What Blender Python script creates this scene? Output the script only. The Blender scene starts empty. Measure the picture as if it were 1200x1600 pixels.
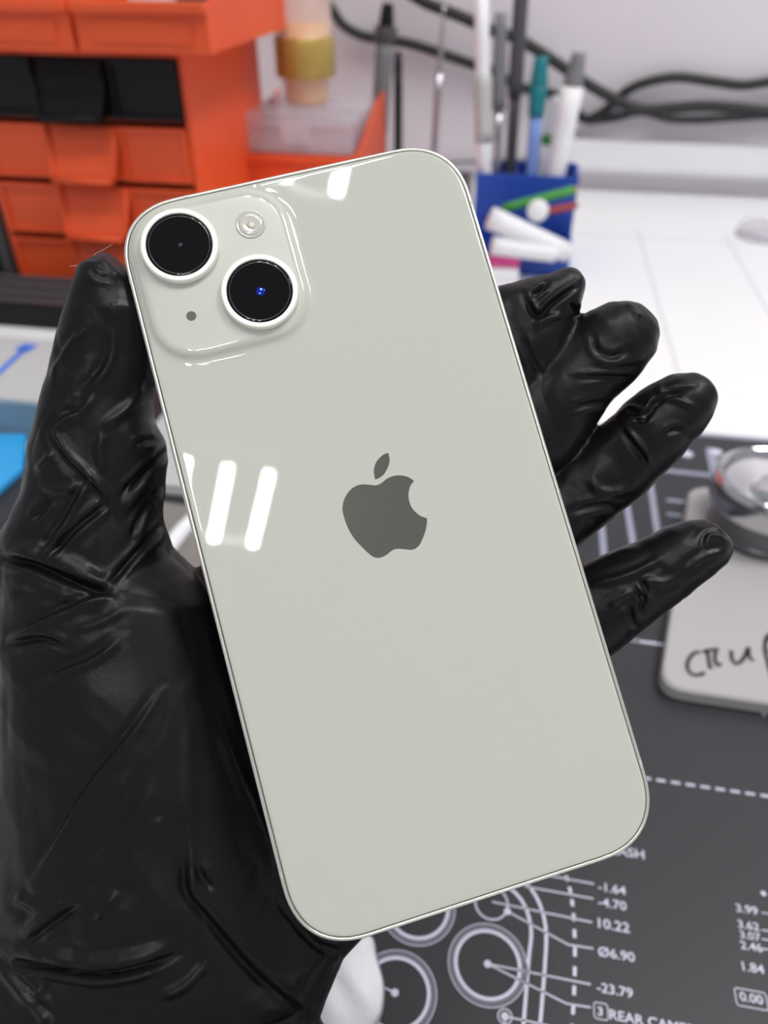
import bpy, bmesh, math, random
import numpy as np
from mathutils import Vector, Matrix, noise

random.seed(7)
S = bpy.context.scene
COL = S.collection

# ------------------------------------------------------------------ camera
YAW, PITCH, CAM_H, FPX = math.radians(10), math.radians(-37), 0.27, 1200.0
Fw = np.array([-math.sin(YAW)*math.cos(PITCH), math.cos(YAW)*math.cos(PITCH), math.sin(PITCH)])
Rt = np.array([math.cos(YAW), math.sin(YAW), 0.0])
Up = np.cross(Rt, Fw)
MC = np.c_[Rt, Up, -Fw]                 # camera axes in the world
C0 = np.array([0, 0, CAM_H])
cam = bpy.data.cameras.new('camera')
cam.sensor_fit = 'VERTICAL'; cam.sensor_height = 36; cam.sensor_width = 27; cam.lens = 36*FPX/1600
cam.clip_start = 0.005; cam.clip_end = 50
cam.dof.use_dof = True; cam.dof.focus_distance = 0.152; cam.dof.aperture_fstop = 13.2
cam_o = bpy.data.objects.new('camera', cam); COL.objects.link(cam_o)
m4 = Matrix([list(MC[i])+[C0[i]] for i in range(3)]+[[0, 0, 0, 1]])
cam_o.matrix_world = m4
S.camera = cam_o

# ------------------------------------------------------------------ world, exposure
w = bpy.data.worlds.new('room_light'); S.world = w; w.use_nodes = True
w.node_tree.nodes['Background'].inputs[0].default_value = (0.93, 0.95, 1.0, 1)
w.node_tree.nodes['Background'].inputs[1].default_value = 0.42
S.view_settings.view_transform = 'Standard'; S.view_settings.look = 'None'
S.view_settings.exposure = 0.0; S.view_settings.gamma = 1.0
S.view_settings.use_curve_mapping = False
TUBE_STRENGTH = 108.0

# ------------------------------------------------------------------ helpers
def ray(px, py): return MC @ np.array([(px-600)/FPX, -(py-800)/FPX, -1.0])
def onz(px, py, z=0.0):
    d = ray(px, py); return C0+d*((z-C0[2])/d[2])
def ony(px, py, Y):
    d = ray(px, py); return C0+d*((Y-C0[1])/d[1])

def sr(r, g, b):
    f = lambda c: (c/255/12.92 if c/255 <= .04045 else ((c/255+.055)/1.055)**2.4)
    return (f(r), f(g), f(b), 1)

def mat(name, col, rough=.5, metal=0, spec=.5, noise_amt=0.0, noise_scale=40, bump=0.0, bump_scale=200, trans=0, ior=1.45, coat=0, emit=None, alpha=1):
    m = bpy.data.materials.new(name); m.use_nodes = True
    nt = m.node_tree; b = nt.nodes['Principled BSDF']
    b.inputs['Base Color'].default_value = col
    b.inputs['Roughness'].default_value = rough; b.inputs['Metallic'].default_value = metal
    b.inputs['Specular IOR Level'].default_value = spec; b.inputs['IOR'].default_value = ior
    b.inputs['Transmission Weight'].default_value = trans; b.inputs['Coat Weight'].default_value = coat
    b.inputs['Coat Roughness'].default_value = .05
    b.inputs['Alpha'].default_value = alpha
    if emit:
        b.inputs['Emission Color'].default_value = emit[0]; b.inputs['Emission Strength'].default_value = emit[1]
    tc = nt.nodes.new('ShaderNodeTexCoord')
    if noise_amt:
        n = nt.nodes.new('ShaderNodeTexNoise'); n.inputs['Scale'].default_value = noise_scale; n.inputs['Detail'].default_value = 5
        nt.links.new(tc.outputs['Object'], n.inputs['Vector'])
        mx = nt.nodes.new('ShaderNodeMix'); mx.data_type = 'RGBA'
        lo = tuple(max(0, c*(1-noise_amt)) for c in col[:3])+(1,); hi = tuple(min(1, c*(1+noise_amt)) for c in col[:3])+(1,)
        mx.inputs['A'].default_value = lo; mx.inputs['B'].default_value = hi
        nt.links.new(n.outputs['Fac'], mx.inputs['Factor']); nt.links.new(mx.outputs['Result'], b.inputs['Base Color'])
    if bump:
        n = nt.nodes.new('ShaderNodeTexNoise'); n.inputs['Scale'].default_value = bump_scale; n.inputs['Detail'].default_value = 4
        nt.links.new(tc.outputs['Object'], n.inputs['Vector'])
        bp = nt.nodes.new('ShaderNodeBump'); bp.inputs['Strength'].default_value = bump; bp.inputs['Distance'].default_value = .0005
        nt.links.new(n.outputs['Fac'], bp.inputs['Height']); nt.links.new(bp.outputs['Normal'], b.inputs['Normal'])
    return m

def clear_mat(name, col, amount, rough=.15):
    """clear plastic: mostly see-through, partly milky"""
    m = bpy.data.materials.new(name); m.use_nodes = True; nt = m.node_tree
    b = nt.nodes['Principled BSDF']; b.inputs['Base Color'].default_value = col; b.inputs['Roughness'].default_value = rough
    t = nt.nodes.new('ShaderNodeBsdfTransparent'); mx = nt.nodes.new('ShaderNodeMixShader')
    n = nt.nodes.new('ShaderNodeTexNoise'); n.inputs['Scale'].default_value = 15
    mr = nt.nodes.new('ShaderNodeMapRange'); mr.inputs['To Min'].default_value = amount-.06; mr.inputs['To Max'].default_value = amount+.06
    nt.links.new(n.outputs['Fac'], mr.inputs['Value']); nt.links.new(mr.outputs['Result'], mx.inputs['Fac'])
    nt.links.new(t.outputs[0], mx.inputs[1]); nt.links.new(b.outputs[0], mx.inputs[2])
    nt.links.new(mx.outputs[0], nt.nodes['Material Output'].inputs['Surface'])
    return m

def tag(o, label=None, cat=None, group=None, kind=None):
    if label: o['label'] = label
    if cat: o['category'] = cat
    if group: o['group'] = group
    if kind: o['kind'] = kind
    return o

def empty(name, loc=(0, 0, 0), rz=0, label=None, cat=None, group=None):
    o = bpy.data.objects.new(name, None); COL.objects.link(o); o.location = loc; o.rotation_euler = (0, 0, rz)
    o.empty_display_size = .01
    return tag(o, label, cat, group)

def link(name, me, m=None, parent=None, smooth=False):
    o = bpy.data.objects.new(name, me); COL.objects.link(o)
    if m is not None:
        for x in (m if isinstance(m, (list, tuple)) else [m]): me.materials.append(x)
    if parent: o.parent = parent
    if smooth: me.polygons.foreach_set('use_smooth', [True]*len(me.polygons))
    return o

def build(name, bm, m=None, parent=None, smooth=False):
    me = bpy.data.meshes.new(name); bmesh.ops.recalc_face_normals(bm, faces=bm.faces[:]); bm.to_mesh(me); bm.free()
    return link(name, me, m, parent, smooth)

def B(): return bmesh.new()

def box(bm, x0, x1, y0, y1, z0, z1, bev=0.0):
    n0 = set(bm.verts)
    r = bmesh.ops.create_cube(bm, size=1)
    for v in r['verts']: v.co = Vector(((x0+x1)/2+v.co.x*(x1-x0), (y0+y1)/2+v.co.y*(y1-y0), (z0+z1)/2+v.co.z*(z1-z0)))
    if bev:
        es = list({e for v in r['verts'] for e in v.link_edges})
        bmesh.ops.bevel(bm, geom=es, offset=bev, segments=2, profile=.7, affect='EDGES')

def prism(bm, pts, axis_from, axis_vec):
    """polygon given as 3D points, extruded by axis_vec"""
    a = [bm.verts.new(Vector(p)+Vector(axis_from)) for p in pts]
    b = [bm.verts.new(v.co+Vector(axis_vec)) for v in a]
    n = len(a)
    bm.faces.new(a); bm.faces.new(b[::-1])
    for i in range(n): bm.faces.new((a[i], b[i], b[(i+1) % n], a[(i+1) % n]))

def tube(bm, pts, r, seg=10, caps=True):
    pts = [Vector(p) for p in pts]; n = len(pts); rings = []
    rr = r if isinstance(r, (list, tuple)) else [r]*n
    t0 = (pts[1]-pts[0]).normalized(); up = Vector((0, 0, 1)) if abs(t0.z) < .9 else Vector((1, 0, 0))
    u = t0.cross(up).normalized()
    for i, p in enumerate(pts):
        t = (pts[min(i+1, n-1)]-pts[max(i-1, 0)]).normalized()
        u = (u-t*u.dot(t)).normalized(); v = t.cross(u)
        rings.append([bm.verts.new(p+(u*math.cos(a)+v*math.sin(a))*rr[i]) for a in [2*math.pi*k/seg for k in range(seg)]])
    for i in range(n-1):
        for k in range(seg): bm.faces.new((rings[i][k], rings[i][(k+1) % seg], rings[i+1][(k+1) % seg], rings[i+1][k]))
    if caps: bm.faces.new(rings[0][::-1]); bm.faces.new(rings[-1])

def lathe(bm, prof, c=(0, 0, 0), seg=48, cap0=True, cap1=True):
    rings = [[bm.verts.new((c[0]+r*math.cos(2*math.pi*k/seg), c[1]+r*math.sin(2*math.pi*k/seg), c[2]+z)) for k in range(seg)] for r, z in prof]
    for i in range(len(rings)-1):
        for k in range(seg): bm.faces.new((rings[i][k], rings[i][(k+1) % seg], rings[i+1][(k+1) % seg], rings[i+1][k]))
    if cap0: bm.faces.new(rings[0][::-1])
    if cap1: bm.faces.new(rings[-1])

def spline(pts, n=8):
    """Catmull-Rom through points"""
    P = [np.array(p, float) for p in pts]; P = [2*P[0]-P[1]]+P+[2*P[-1]-P[-2]]; out = []
    for i in range(1, len(P)-2):
        for k in range(n):
            t = k/n; a, b, c, d = P[i-1], P[i], P[i+1], P[i+2]
            out.append(.5*((2*b)+(-a+c)*t+(2*a-5*b+4*c-d)*t*t+(-a+3*b-3*c+d)*t**3))
    out.append(P[-2]); return out

def auto_smooth(o, deg=35):
    me = o.data; me.polygons.foreach_set('use_smooth', [True]*len(me.polygons))
    bm = bmesh.new(); bm.from_mesh(me)
    for e in bm.edges:
        if len(e.link_faces) == 2 and e.calc_face_angle() > math.radians(deg): e.smooth = False
    bm.to_mesh(me); bm.free()

# ------------------------------------------------------------------ materials
M_wall = mat('painted_wall', sr(224, 218, 224), .6, noise_amt=.03, noise_scale=6, bump=.1, bump_scale=120)
M_table = mat('white_laminate', sr(240, 240, 242), .35, noise_amt=.02, noise_scale=8)
M_seam = mat('table_seam_grey', sr(218, 217, 222), .6)
M_orange = mat('orange_plastic', sr(230, 86, 42), .42, noise_amt=.06, noise_scale=30)
M_blackp = mat('black_plastic', sr(15, 16, 21), .45, spec=.3, noise_amt=.1)
M_rubber = mat('black_cable_rubber', sr(34, 34, 37), .5, noise_amt=.1)
M_greyp = mat('grey_plastic', sr(120, 120, 124), .5, noise_amt=.05)
M_dkgrey = mat('dark_grey_plastic', sr(78, 76, 80), .45, noise_amt=.1)
M_steel = mat('brushed_steel', sr(190, 190, 195), .28, 1, noise_amt=.06)
M_chrome = mat('polished_steel', sr(205, 205, 208), .12, 1, noise_amt=.04, noise_scale=60)
M_white = mat('white_plastic', sr(236, 236, 240), .4, noise_amt=.02)
M_blue = mat('blue_plastic', sr(34, 74, 172), .4, noise_amt=.06)
M_teal = mat('teal_plastic', sr(20, 120, 130), .4, noise_amt=.05)
M_green = mat('green_plastic', sr(70, 150, 62), .45, noise_amt=.05)
M_pink = mat('pink_plastic', sr(250, 90, 170), .45, noise_amt=.05)
M_red = mat('red_plastic', sr(160, 60, 60), .45, noise_amt=.05)
M_bluesh = mat('lightblue_plastic', sr(120, 150, 220), .4, noise_amt=.05)
M_clear = clear_mat('clear_plastic', sr(225, 220, 230), .38)
M_bottle = clear_mat('bottle_glass', sr(240, 215, 205), .45, .08)
M_gold = mat('gold_label', sr(182, 156, 84), .38, .4, noise_amt=.08)
M_amber = mat('amber_liquid', sr(250, 190, 100), .2, noise_amt=.12, noise_scale=50)
M_boxtop = mat('pale_grey_plastic', sr(188, 188, 189), .5, noise_amt=.03)
M_slate = mat('slate_blue_plastic', sr(126, 152, 168), .5, noise_amt=.04)
M_sky = mat('sky_blue_silicone', sr(52, 160, 224), .5, noise_amt=.04)
M_bluemark = mat('blue_marker_ink', sr(70, 118, 220), .6)
M_mat = mat('charcoal_silicone_mat', sr(44, 45, 49), .45, noise_amt=.07, noise_scale=25, bump=.15, bump_scale=900)
M_print = mat('pale_mat_print', sr(205, 206, 224), .5, noise_amt=.05, noise_scale=200)
M_printd = mat('dim_mat_print', sr(150, 152, 172), .5, noise_amt=.05, noise_scale=200)
M_plate = mat('white_plate_plastic', sr(174, 171, 171), .45, noise_amt=.02)
M_ink = mat('black_marker_ink', sr(48, 44, 44), .6, noise_amt=.2, noise_scale=300)
M_tissue = mat('white_tissue', sr(246, 246, 250), .85, noise_amt=.03, bump=.5, bump_scale=700)
M_paper = mat('white_paper', sr(232, 232, 236), .7, noise_amt=.02)
M_fixture = mat('white_lamp_housing', sr(235, 235, 235), .5, noise_amt=.02)
M_tube = mat('lamp_tube_light', (1, 1, 1, 1), .5, emit=((1.0, 0.99, 0.96, 1), TUBE_STRENGTH))

# ================================================================== SETTING
WALL_Y = 1.102
bm = B(); box(bm, -1.6, 1.6, WALL_Y, WALL_Y+.08, -.75, 1.95)
tag(build('wall_back', bm, M_wall), kind='structure')
bm = B(); box(bm, -1.6, 1.6, -.45, WALL_Y, -.03, 0, .002)
tb = build('workbench_top', bm, M_table)
tag(tb, 'long white workbench top running back to the wall', 'workbench')
# fine joints in the bench top
for (a, b) in (((1022, 373), (1046, 660)), ((1159, 373), (1250, 640))):
    p, q = onz(*a), onz(*b); x = (p[0]+q[0])/2
    bm = B(); box(bm, x-.0012, x+.0012, .49, .93, 0, .00025); build('panel_joint', bm, M_seam, tb)
bm = B(); box(bm, -.4, 1.0, .9, .9025, 0, .00025); build('panel_joint', bm, M_seam, tb)
# cable trunking along the wall
t = tag(empty('cable_trunking', (0, WALL_Y, 0)), 'white plastic cable trunking low on the back wall', 'trunking')
bm = B(); box(bm, .05, 1.3, -.022, 0, .024, .062, .002); build('channel', bm, M_white, t)
bm = B(); box(bm, .05, 1.3, -.026, -.022, .030, .056, .0012); build('cover', bm, M_white, t)

# ceiling lamps (mirrored in the phone, except the added right-hand one)
def lamp(name, c, label, n=3, half=.15, gap=.12):
    t = tag(empty(name, (c[0], c[1], 1.9)), label, 'ceiling lamp', 'tube lamps over the bench')
    w_ = gap*(n-1)/2
    for s in (-1, 1):
        bm = B(); box(bm, -w_-.03, w_+.03, s*(half+.03)-.012, s*(half+.03)+.012, .01, .05, .004); build('end_rail', bm, M_fixture, t)
    for k in range(n):
        x = -w_+k*gap
        bm = B(); tube(bm, [(x, -half, 0), (x, half, 0)], .014, 16); tb_ = build('lamp_tube', bm, M_tube, t, True)
        for s in (-1, 1):
            bm = B(); box(bm, x-.014, x+.014, min(s*half, s*(half+.022)), max(s*half, s*(half+.022)), -.014, .012, .002); build('tube_holder', bm, M_fixture, tb_)
lamp('ceiling_lamp', (.05, -1.26), 'three-tube ceiling lamp mirrored near the left edge of the phone')
lamp('ceiling_lamp', (.05, -.16), 'three-tube ceiling lamp mirrored at the top edge of the phone')
lamp('ceiling_lamp', (.95, .30), 'added long four-tube lamp, unseen, brightening the right end of the bench', 4, .28, .13)  # added unseen lamp, brightens the table and the right-facing sides

# ================================================================== PHONE
RP = np.array([[0.960845569122853, -0.2671360975701735, 0.07358055226729122], [0.25736025575129223, 0.9588046146470901, 0.12024728558713713], [-0.10267176367731419, -0.09660236180561962, 0.990013380029263]])
TP = np.array([-0.3321437853301768, -1.242475250967288, -149.24775792118734])
PW = MC @ RP; PO = C0+MC @ (TP/1000)
phone = tag(empty('smartphone'), 'pale starlight smartphone held back outwards in a black-gloved hand', 'smartphone')
phone.matrix_world = Matrix([list(PW[i]*.001)+[PO[i]] for i in range(3)]+[[0, 0, 0, 1]])   # local units are millimetres

def rrect(hw, hh, R, n=14, ex=2.35, cx=0, cy=0):
    out = []
    for sx, sy, a0 in ((1, 1, 0), (-1, 1, 90), (-1, -1, 180), (1, -1, 270)):
        for k in range(n+1):
            a = math.radians(a0+90*k/n); c, s = math.cos(a), math.sin(a)
            x = math.copysign(abs(c)**(2/ex), c)*R; y = math.copysign(abs(s)**(2/ex), s)*R
            out.append((cx+sx*(hw-R)+x, cy+sy*(hh-R)+y))
    return out
def rloft(bm, hw, hh, R, prof, cx=0, cy=0, capA=False, capB=True, n=14, ex=2.35):
    rings = []
    for ins, z in prof:
        rings.append([bm.verts.new((x, y, z)) for x, y in rrect(hw-ins, hh-ins, max(R-ins, .3), n, ex, cx, cy)])
    N = len(rings[0])
    for a, b in zip(rings, rings[1:]):
        for k in range(N): bm.faces.new((a[k], a[(k+1) % N], b[(k+1) % N], b[k]))
    if capA: bm.faces.new(rings[0][::-1])
    if capB: bm.faces.new(rings[-1])
    return rings

M_frame = mat('starlight_aluminium', sr(228, 224, 216), .3, .85, noise_amt=.02)
M_gap = mat('dark_gasket', sr(62, 60, 56), .6)
M_glass = mat('starlight_back_glass', sr(187, 189, 180), .02, noise_amt=.004, noise_scale=.05, ior=1.5)
M_matte = mat('frosted_glass', sr(186, 188, 180), .33, noise_amt=.004, noise_scale=.1, ior=1.5)
M_ring = mat('lens_ring_aluminium', sr(246, 245, 236), .38, .25, noise_amt=.01)
M_lens = mat('black_lens_glass', sr(6, 6, 8), .03, spec=.25, ior=1.5, noise_amt=.1, noise_scale=.5)
M_elemrefl = mat('blue_reflection_dome', sr(40, 60, 190), .1, .8, noise_amt=.5, noise_scale=1.4)  # blue reflection in the lens, painted as the dome's own colour
M_elem2 = mat('grey_lens_element', sr(46, 46, 52), .2, .5, noise_amt=.5, noise_scale=1.4)
M_iris = mat('lens_barrel', sr(16, 16, 20), .3, noise_amt=.2)
M_logo = mat('polished_logo', sr(122, 123, 115), .1, .75, noise_amt=.004, noise_scale=.05)
M_flash = mat('flash_diffuser', sr(190, 190, 183), .12, noise_amt=.02, ior=1.5, coat=.6)
M_flashc = mat('flash_core', sr(214, 204, 188), .25, noise_amt=.08, noise_scale=1)
M_band = mat('antenna_plastic', sr(234, 233, 226), .5, noise_amt=.01)
HW, HH, RC = 35.75, 73.35, 13.2

bm = B(); rloft(bm, HW, HH, RC, [(.78, -.55), (.72, -.1), (.6, 0), (.42, 0), (.22, -.07), (.07, -.22), (0, -.5), (0, -7.3), (.1, -7.6), (.4, -7.8), (.9, -7.8)])
fr = build('frame', bm, M_frame, phone, True); auto_smooth(fr, 50)
bm = B(); rloft(bm, HW, HH, RC, [(.70, -.22), (.98, -.22)], capB=False); build('gasket', bm, M_gap, phone)
bm = B(); rloft(bm, HW, HH, RC, [(.9, -.6), (.9, -.12), (.96, .02), (1.08, .1), (1.3, .15), (1.7, .17), (2.0, .17)], capB=True)
bg = build('back_glass', bm, M_glass, phone, True); auto_smooth(bg, 60)
bm = B(); rloft(bm, HW, HH, RC, [(.9, -7.6), (.9, -7.95), (1.2, -8.02)], capA=True); build('display_glass', bm, M_lens, phone)
# antenna bands: short plastic insets that follow the frame edge
prof = [(.62, .015), (.42, .015), (.2, -.06), (.05, -.22), (-.02, -.5), (-.02, -7.3)]
def band(kind, pos, half=.55):
    bm = B(); A, Bq = [], []
    for ins, z in prof:
        for lst, d in ((A, -half), (Bq, half)):
            if kind == 'L': p = (-HW+ins, pos+d, z)
            elif kind == 'R': p = (HW-ins, pos+d, z)
            elif kind == 'B': p = (pos+d, -HH+ins, z)
            else: p = (pos+d, HH-ins, z)
            lst.append(bm.verts.new(p))
    for i in range(len(A)-1): bm.faces.new((A[i], Bq[i], Bq[i+1], A[i+1]))
    r = bmesh.ops.solidify(bm, geom=bm.faces[:], thickness=.05)
    o = build('antenna_band', bm, M_band, fr); return o
for k, p in (('L', -58.3), ('R', -58.3), ('B', 20.8), ('L', 58.3), ('R', 58.3), ('T', -20.8)): band(k, p)
bm = B(); box(bm, -HW-.45, -HW+.2, 6, 26, -5.4, -2.5, .3); build('side_button', bm, M_frame, phone, False)
for y0 in (18, 32): 
    bm = B(); box(bm, HW-.2, HW+.4, y0, y0+9.5, -5.4, -2.5, .3); build('volume_button', bm, M_frame, phone)

# camera plateau
CX, CY, CHW = -18.0, 55.45, 15.6
bm = B()
rings = rloft(bm, CHW, CHW+.1, 9.2, [(-2.0, .172), (-1.4, .19), (-.9, .26), (-.5, .4), (-.2, .6), (.05, .8), (.35, 1.0), (.75, 1.14), (1.3, 1.2), (2.6, 1.205)], CX, CY, ex=2.2)
def in_glass(x, y, m=1.15):
    cx, cy = max(abs(x)-(HW-RC), 0), max(abs(y)-(HH-RC), 0)
    return abs(x) <= HW-m and abs(y) <= HH-m and (cx/(RC-m))**2.35+(cy/(RC-m))**2.35 <= 1
for v in bm.verts:
    k_ = 0
    while not in_glass(v.co.x, v.co.y) and k_ < 60:
        v.co.x = CX+(v.co.x-CX)*.994; v.co.y = CY+(v.co.y-CY)*.994; k_ += 1
for f in bm.faces:
    if f.calc_center_median().z > 1.19: f.material_index = 1
pl = build('camera_plateau', bm, [M_glass, M_matte], phone, True); auto_smooth(pl, 60)
def lens(c, el_mat, er):
    bm = B(); lathe(bm, [(7.5, 0), (7.5, 1.35), (7.42, 1.5), (7.25, 1.58), (6.65, 1.58), (6.5, 1.52), (6.42, 1.3), (6.42, .6), (0.1, .6)], seg=96)
    R_ = build('camera_lens', bm, M_ring, phone, True); R_.location = (c[0], c[1], 1.2); auto_smooth(R_, 45)
    R_['label'] = 'pale metal lens ring with black glass'
    bm = B(); lathe(bm, [(6.44, .5), (6.44, 1.2), (6.2, 1.3), (5.9, 1.32)], seg=96); g = build('lens_glass', bm, M_lens, R_, True); auto_smooth(g, 40)
    bm = B(); lathe(bm, [(6.0, 1.322), (5.95, 1.335), (5.85, 1.335), (5.8, 1.322)], seg=96, cap0=False, cap1=False); build('inner_ring', bm, M_iris, R_, True)
    bm = B(); lathe(bm, [(er, 1.32), (er*.9, 1.36), (er*.6, 1.42), (er*.25, 1.45), (.02, 1.455)], (.15, -.1, 0), seg=32); build('lens_element', bm, el_mat, R_, True)
    return R_
lens((-24.3, 62.05), M_elem2, .5); lens((-11.5, 49.2), M_elemrefl, .9)
bm = B(); lathe(bm, [(3.0, 0), (3.0, .12), (2.85, .22), (2.6, .2), (2.5, .1), (2.3, .1)], seg=48); fl = build('flash', bm, M_flash, phone, True); fl.location = (-9.75, 63.65, 1.2)
bm = B(); lathe(bm, [(2.5, .05), (2.4, .16), (1.7, .3), (.9, .1), (.05, .05)], seg=40); build('flash_diffuser', bm, M_flash, fl, True)
bm = B(); lathe(bm, [(.8, .1), (.5, .26), (.05, .3)], (.1, -.25, 0), seg=20); build('flash_core', bm, M_flashc, fl, True)
bm = B(); lathe(bm, [(.98, 0), (.98, .03), (.85, .03), (.82, .02)], seg=32); mic = build('microphone', bm, mat('mic_mesh', sr(92, 90, 86), .6, noise_amt=.3, noise_scale=4), phone); mic.location = (-25.6, 47.95, 1.2)

# logo: bitten apple and leaf
leaf = [(4.58, 12.13), (4.56, 11.5), (4.52, 10.96), (4.17, 10.0), (3.42, 9.01), (2.5, 8.2), (1.46, 7.77), (0.69, 7.71), (0.77, 8.92), (1.12, 10.01), (1.84, 11.01), (2.76, 11.69), (3.71, 12.1)]
body = [(0.74, 6.55), (1.55, 6.67), (2.88, 7.24), (4.12, 7.46), (5.39, 7.33), (6.56, 6.86), (7.32, 6.29), (7.98, 5.46), (7.03, 4.72), (6.33, 3.52), (6.01, 2.29), (6.01, 1.12), (6.32, -0.01), (7.0, -1.11), (7.66, -1.75), (8.43, -2.27), (8.13, -3.23), (7.56, -4.37), (6.67, -5.69), (5.64, -6.83), (4.77, -7.32), (3.97, -7.41), (3.25, -7.21), (2.08, -6.76), (0.88, -6.44), (-0.08, -6.61), (-1.1, -7.05), (-2.06, -7.25), (-2.93, -7.17), (-3.6, -6.81), (-4.38, -5.9), (-5.43, -4.13), (-6.34, -2.29), (-6.92, -0.2), (-7.12, 1.91), (-7.06, 3.45), (-6.78, 4.41), (-6.14, 5.54), (-5.33, 6.41), (-4.29, 7.12), (-3.16, 7.45), (-2.0, 7.43), (-0.81, 7.06), (0.0, 6.71)]
def closed_spline(pts, corners, n=5):
    N = len(pts); out = []
    for i in range(N):
        b, c = np.array(pts[i]), np.array(pts[(i+1) % N])
        a = np.array(pts[i-1]) if i not in corners else 2*b-c
        d = np.array(pts[(i+2) % N]) if (i+1) % N not in corners else 2*c-b
        for k in range(n):
            t = k/n; out.append(.5*((2*b)+(-a+c)*t+(2*a-5*b+4*c-d)*t*t+(-a+3*b-3*c+d)*t**3))
    return out
bm = B(); prism(bm, [(p[0], p[1], .15) for p in closed_spline(body, {7, 15})], (0, 0, 0), (0, 0, .03))
lg = build('logo', bm, M_logo, phone); lg['label'] = 'dark mirror-finish bitten apple emblem with leaf'
bm = B(); prism(bm, [(p[0], p[1], .15) for p in closed_spline(leaf, {0, 7})], (0, 0, 0), (0, 0, .03))
build('logo_leaf', bm, M_logo, lg)

# ================================================================== GLOVED HAND
def cmm(px, py, d): return np.array([(px-600)/FPX*d, -(py-800)/FPX*d, -d])      # camera space, millimetres
def hand_loft(bm, st, seg=40, ex=2.25):
    rings = []; n = len(st)
    cen = [(cmm(*s[0], s[2])+cmm(*s[1], s[2]))/2 for s in st]
    for i, s in enumerate(st):
        L, R_ = cmm(*s[0], s[2]), cmm(*s[1], s[2]); c = cen[i]; wv = (R_-L)/2
        ax = cen[min(i+1, n-1)]-cen[max(i-1, 0)]; nv = np.cross(ax, wv); nv = nv/np.linalg.norm(nv)*s[3]
        if nv[2] < 0: nv = -nv
        ring = []
        for k in range(seg):
            a = 2*math.pi*k/seg; cc, ss = math.cos(a), math.sin(a)
            ring.append(bm.verts.new(c+wv*math.copysign(abs(cc)**(2/ex), cc)+nv*math.copysign(abs(ss)**(2/ex), ss)))
        rings.append(ring)
    for a, b in zip(rings, rings[1:]):
        for k in range(seg): bm.faces.new((a[k], a[(k+1) % seg], b[(k+1) % seg], b[k]))
    bm.faces.new(rings[0]); bm.faces.new(rings[-1][::-1])
thumb = [((148,397),(164,398),158,2.2), ((138,403),(180,406),158.5,4.8), ((130,417),(198,418),159,7), ((121,438),(220,438),159,8.4), ((111,462),(238,460),160,9.1),
 ((101,492),(250,486),160,9.5), ((92,525),(252,520),161,9.6), ((86,561),(250,556),162,9.8), ((82,590),(244,590),162,10), ((72,620),(238,624),163,10.5),
 ((63,652),(238,655),163,11), ((50,690),(254,690),164,11.5), ((45,728),(258,726),165,12), ((40,760),(255,762),166,12.5), ((28,794),(253,800),167,13.5),
 ((10,825),(255,835),168,15), ((2,850),(266,868),169,16), ((3,890),(305,900),170,17.5), ((12,930),(340,940),170,19), ((3,998),(370,1010),170,20),
 ((8,1040),(385,1060),170,21), ((6,1120),(405,1130),170,22), ((5,1190),(425,1190),170,22), ((7,1262),(445,1262),170,22), ((4,1344),(470,1344),170,23),
 ((-8,1400),(495,1400),170,23), ((-30,1460),(525,1470),170,23), ((-50,1530),(488,1548),169,23), ((-62,1565),(458,1570),168,22.5), ((-80,1600),(502,1600),167,23.5),
 ((-130,1680),(560,1680),164,24), ((-190,1800),(620,1800),158,24), ((-260,1950),(680,1950),150,25), ((-380,2150),(740,2150),138,26), ((-560,2420),(800,2420),124,28), ((-760,2700),(860,2700),114,29)]
palm = [((-20,1600),(500,1590),172,21), ((0,1500),(540,1490),174,21), ((10,1400),(575,1450),176,20), ((30,1250),(670,1300),178,18), ((90,1080),(740,1190),178,16), ((190,960),(785,1120),178,14.5), ((310,885),(805,1060),177,13), ((430,800),(800,1000),176,11.5), ((500,755),(790,950),175.5,8)]
index = [((480,740),(590,870),175,9.5), ((600,620),(715,735),174,9.5), ((700,510),(830,640),173,9.5), ((772,449),(888,560),171,9.5), ((815,437),(902,500),169,8.5), ((850,431),(909,474),168,7), ((875,422),(914,450),168,5), ((890,419),(910,432),168,2)]
middle = [((550,800),(650,930),177,9.5), ((680,690),(785,815),176,9.5), ((790,590),(896,712),174,9.5), ((872,520),(959,626),171.5,9.5), ((921,484),(1003,584),169.5,9.3), ((950,472),(1025,552),169,8.5), ((976,468),(1031,522),168.5,7), ((1000,472),(1029,501),168,4)]
ring_ = [((620,880),(690,1000),179,9.5), ((740,805),(820,925),178,9.5), ((848,741),(925,836),178,9.5), ((922,676),(1000,779),176,9.5), ((978,627),(1056,720),172,9.3), ((1015,598),(1088,683),171,9), ((1045,585),(1107,653),170,8), ((1071,583),(1113,633),170,6.5), ((1094,591),(1110,615),170,3.5)]
pinky = [((670,1005),(740,1110),179,8.5), ((800,940),(860,1060),178,8.5), ((880,900),(955,1024),176,8.5), ((947,866),(1022,967),174,8.5), ((1000,843),(1076,926),173,8.3), ((1040,822),(1111,897),172,8), ((1070,811),(1131,881),172,7.2), ((1098,810),(1140,863),172,5.6), ((1120,824),(1141,850),172,2.8)]
bm = B()
for st in (thumb, palm, index, middle, ring_, pinky): hand_loft(bm, st)
bmesh.ops.recalc_face_normals(bm, faces=bm.faces[:])
me = bpy.data.meshes.new('hand_rough'); bm.to_mesh(me); bm.free()
tmp = bpy.data.objects.new('hand_rough', me); COL.objects.link(tmp)
rm = tmp.modifiers.new('r', 'REMESH'); rm.mode = 'VOXEL'; rm.voxel_size = .45
sm = tmp.modifiers.new('s', 'SMOOTH'); sm.factor = .5; sm.iterations = 14
dg = bpy.context.evaluated_depsgraph_get(); ev = tmp.evaluated_get(dg)
hm = bpy.data.meshes.new_from_object(ev)
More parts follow.
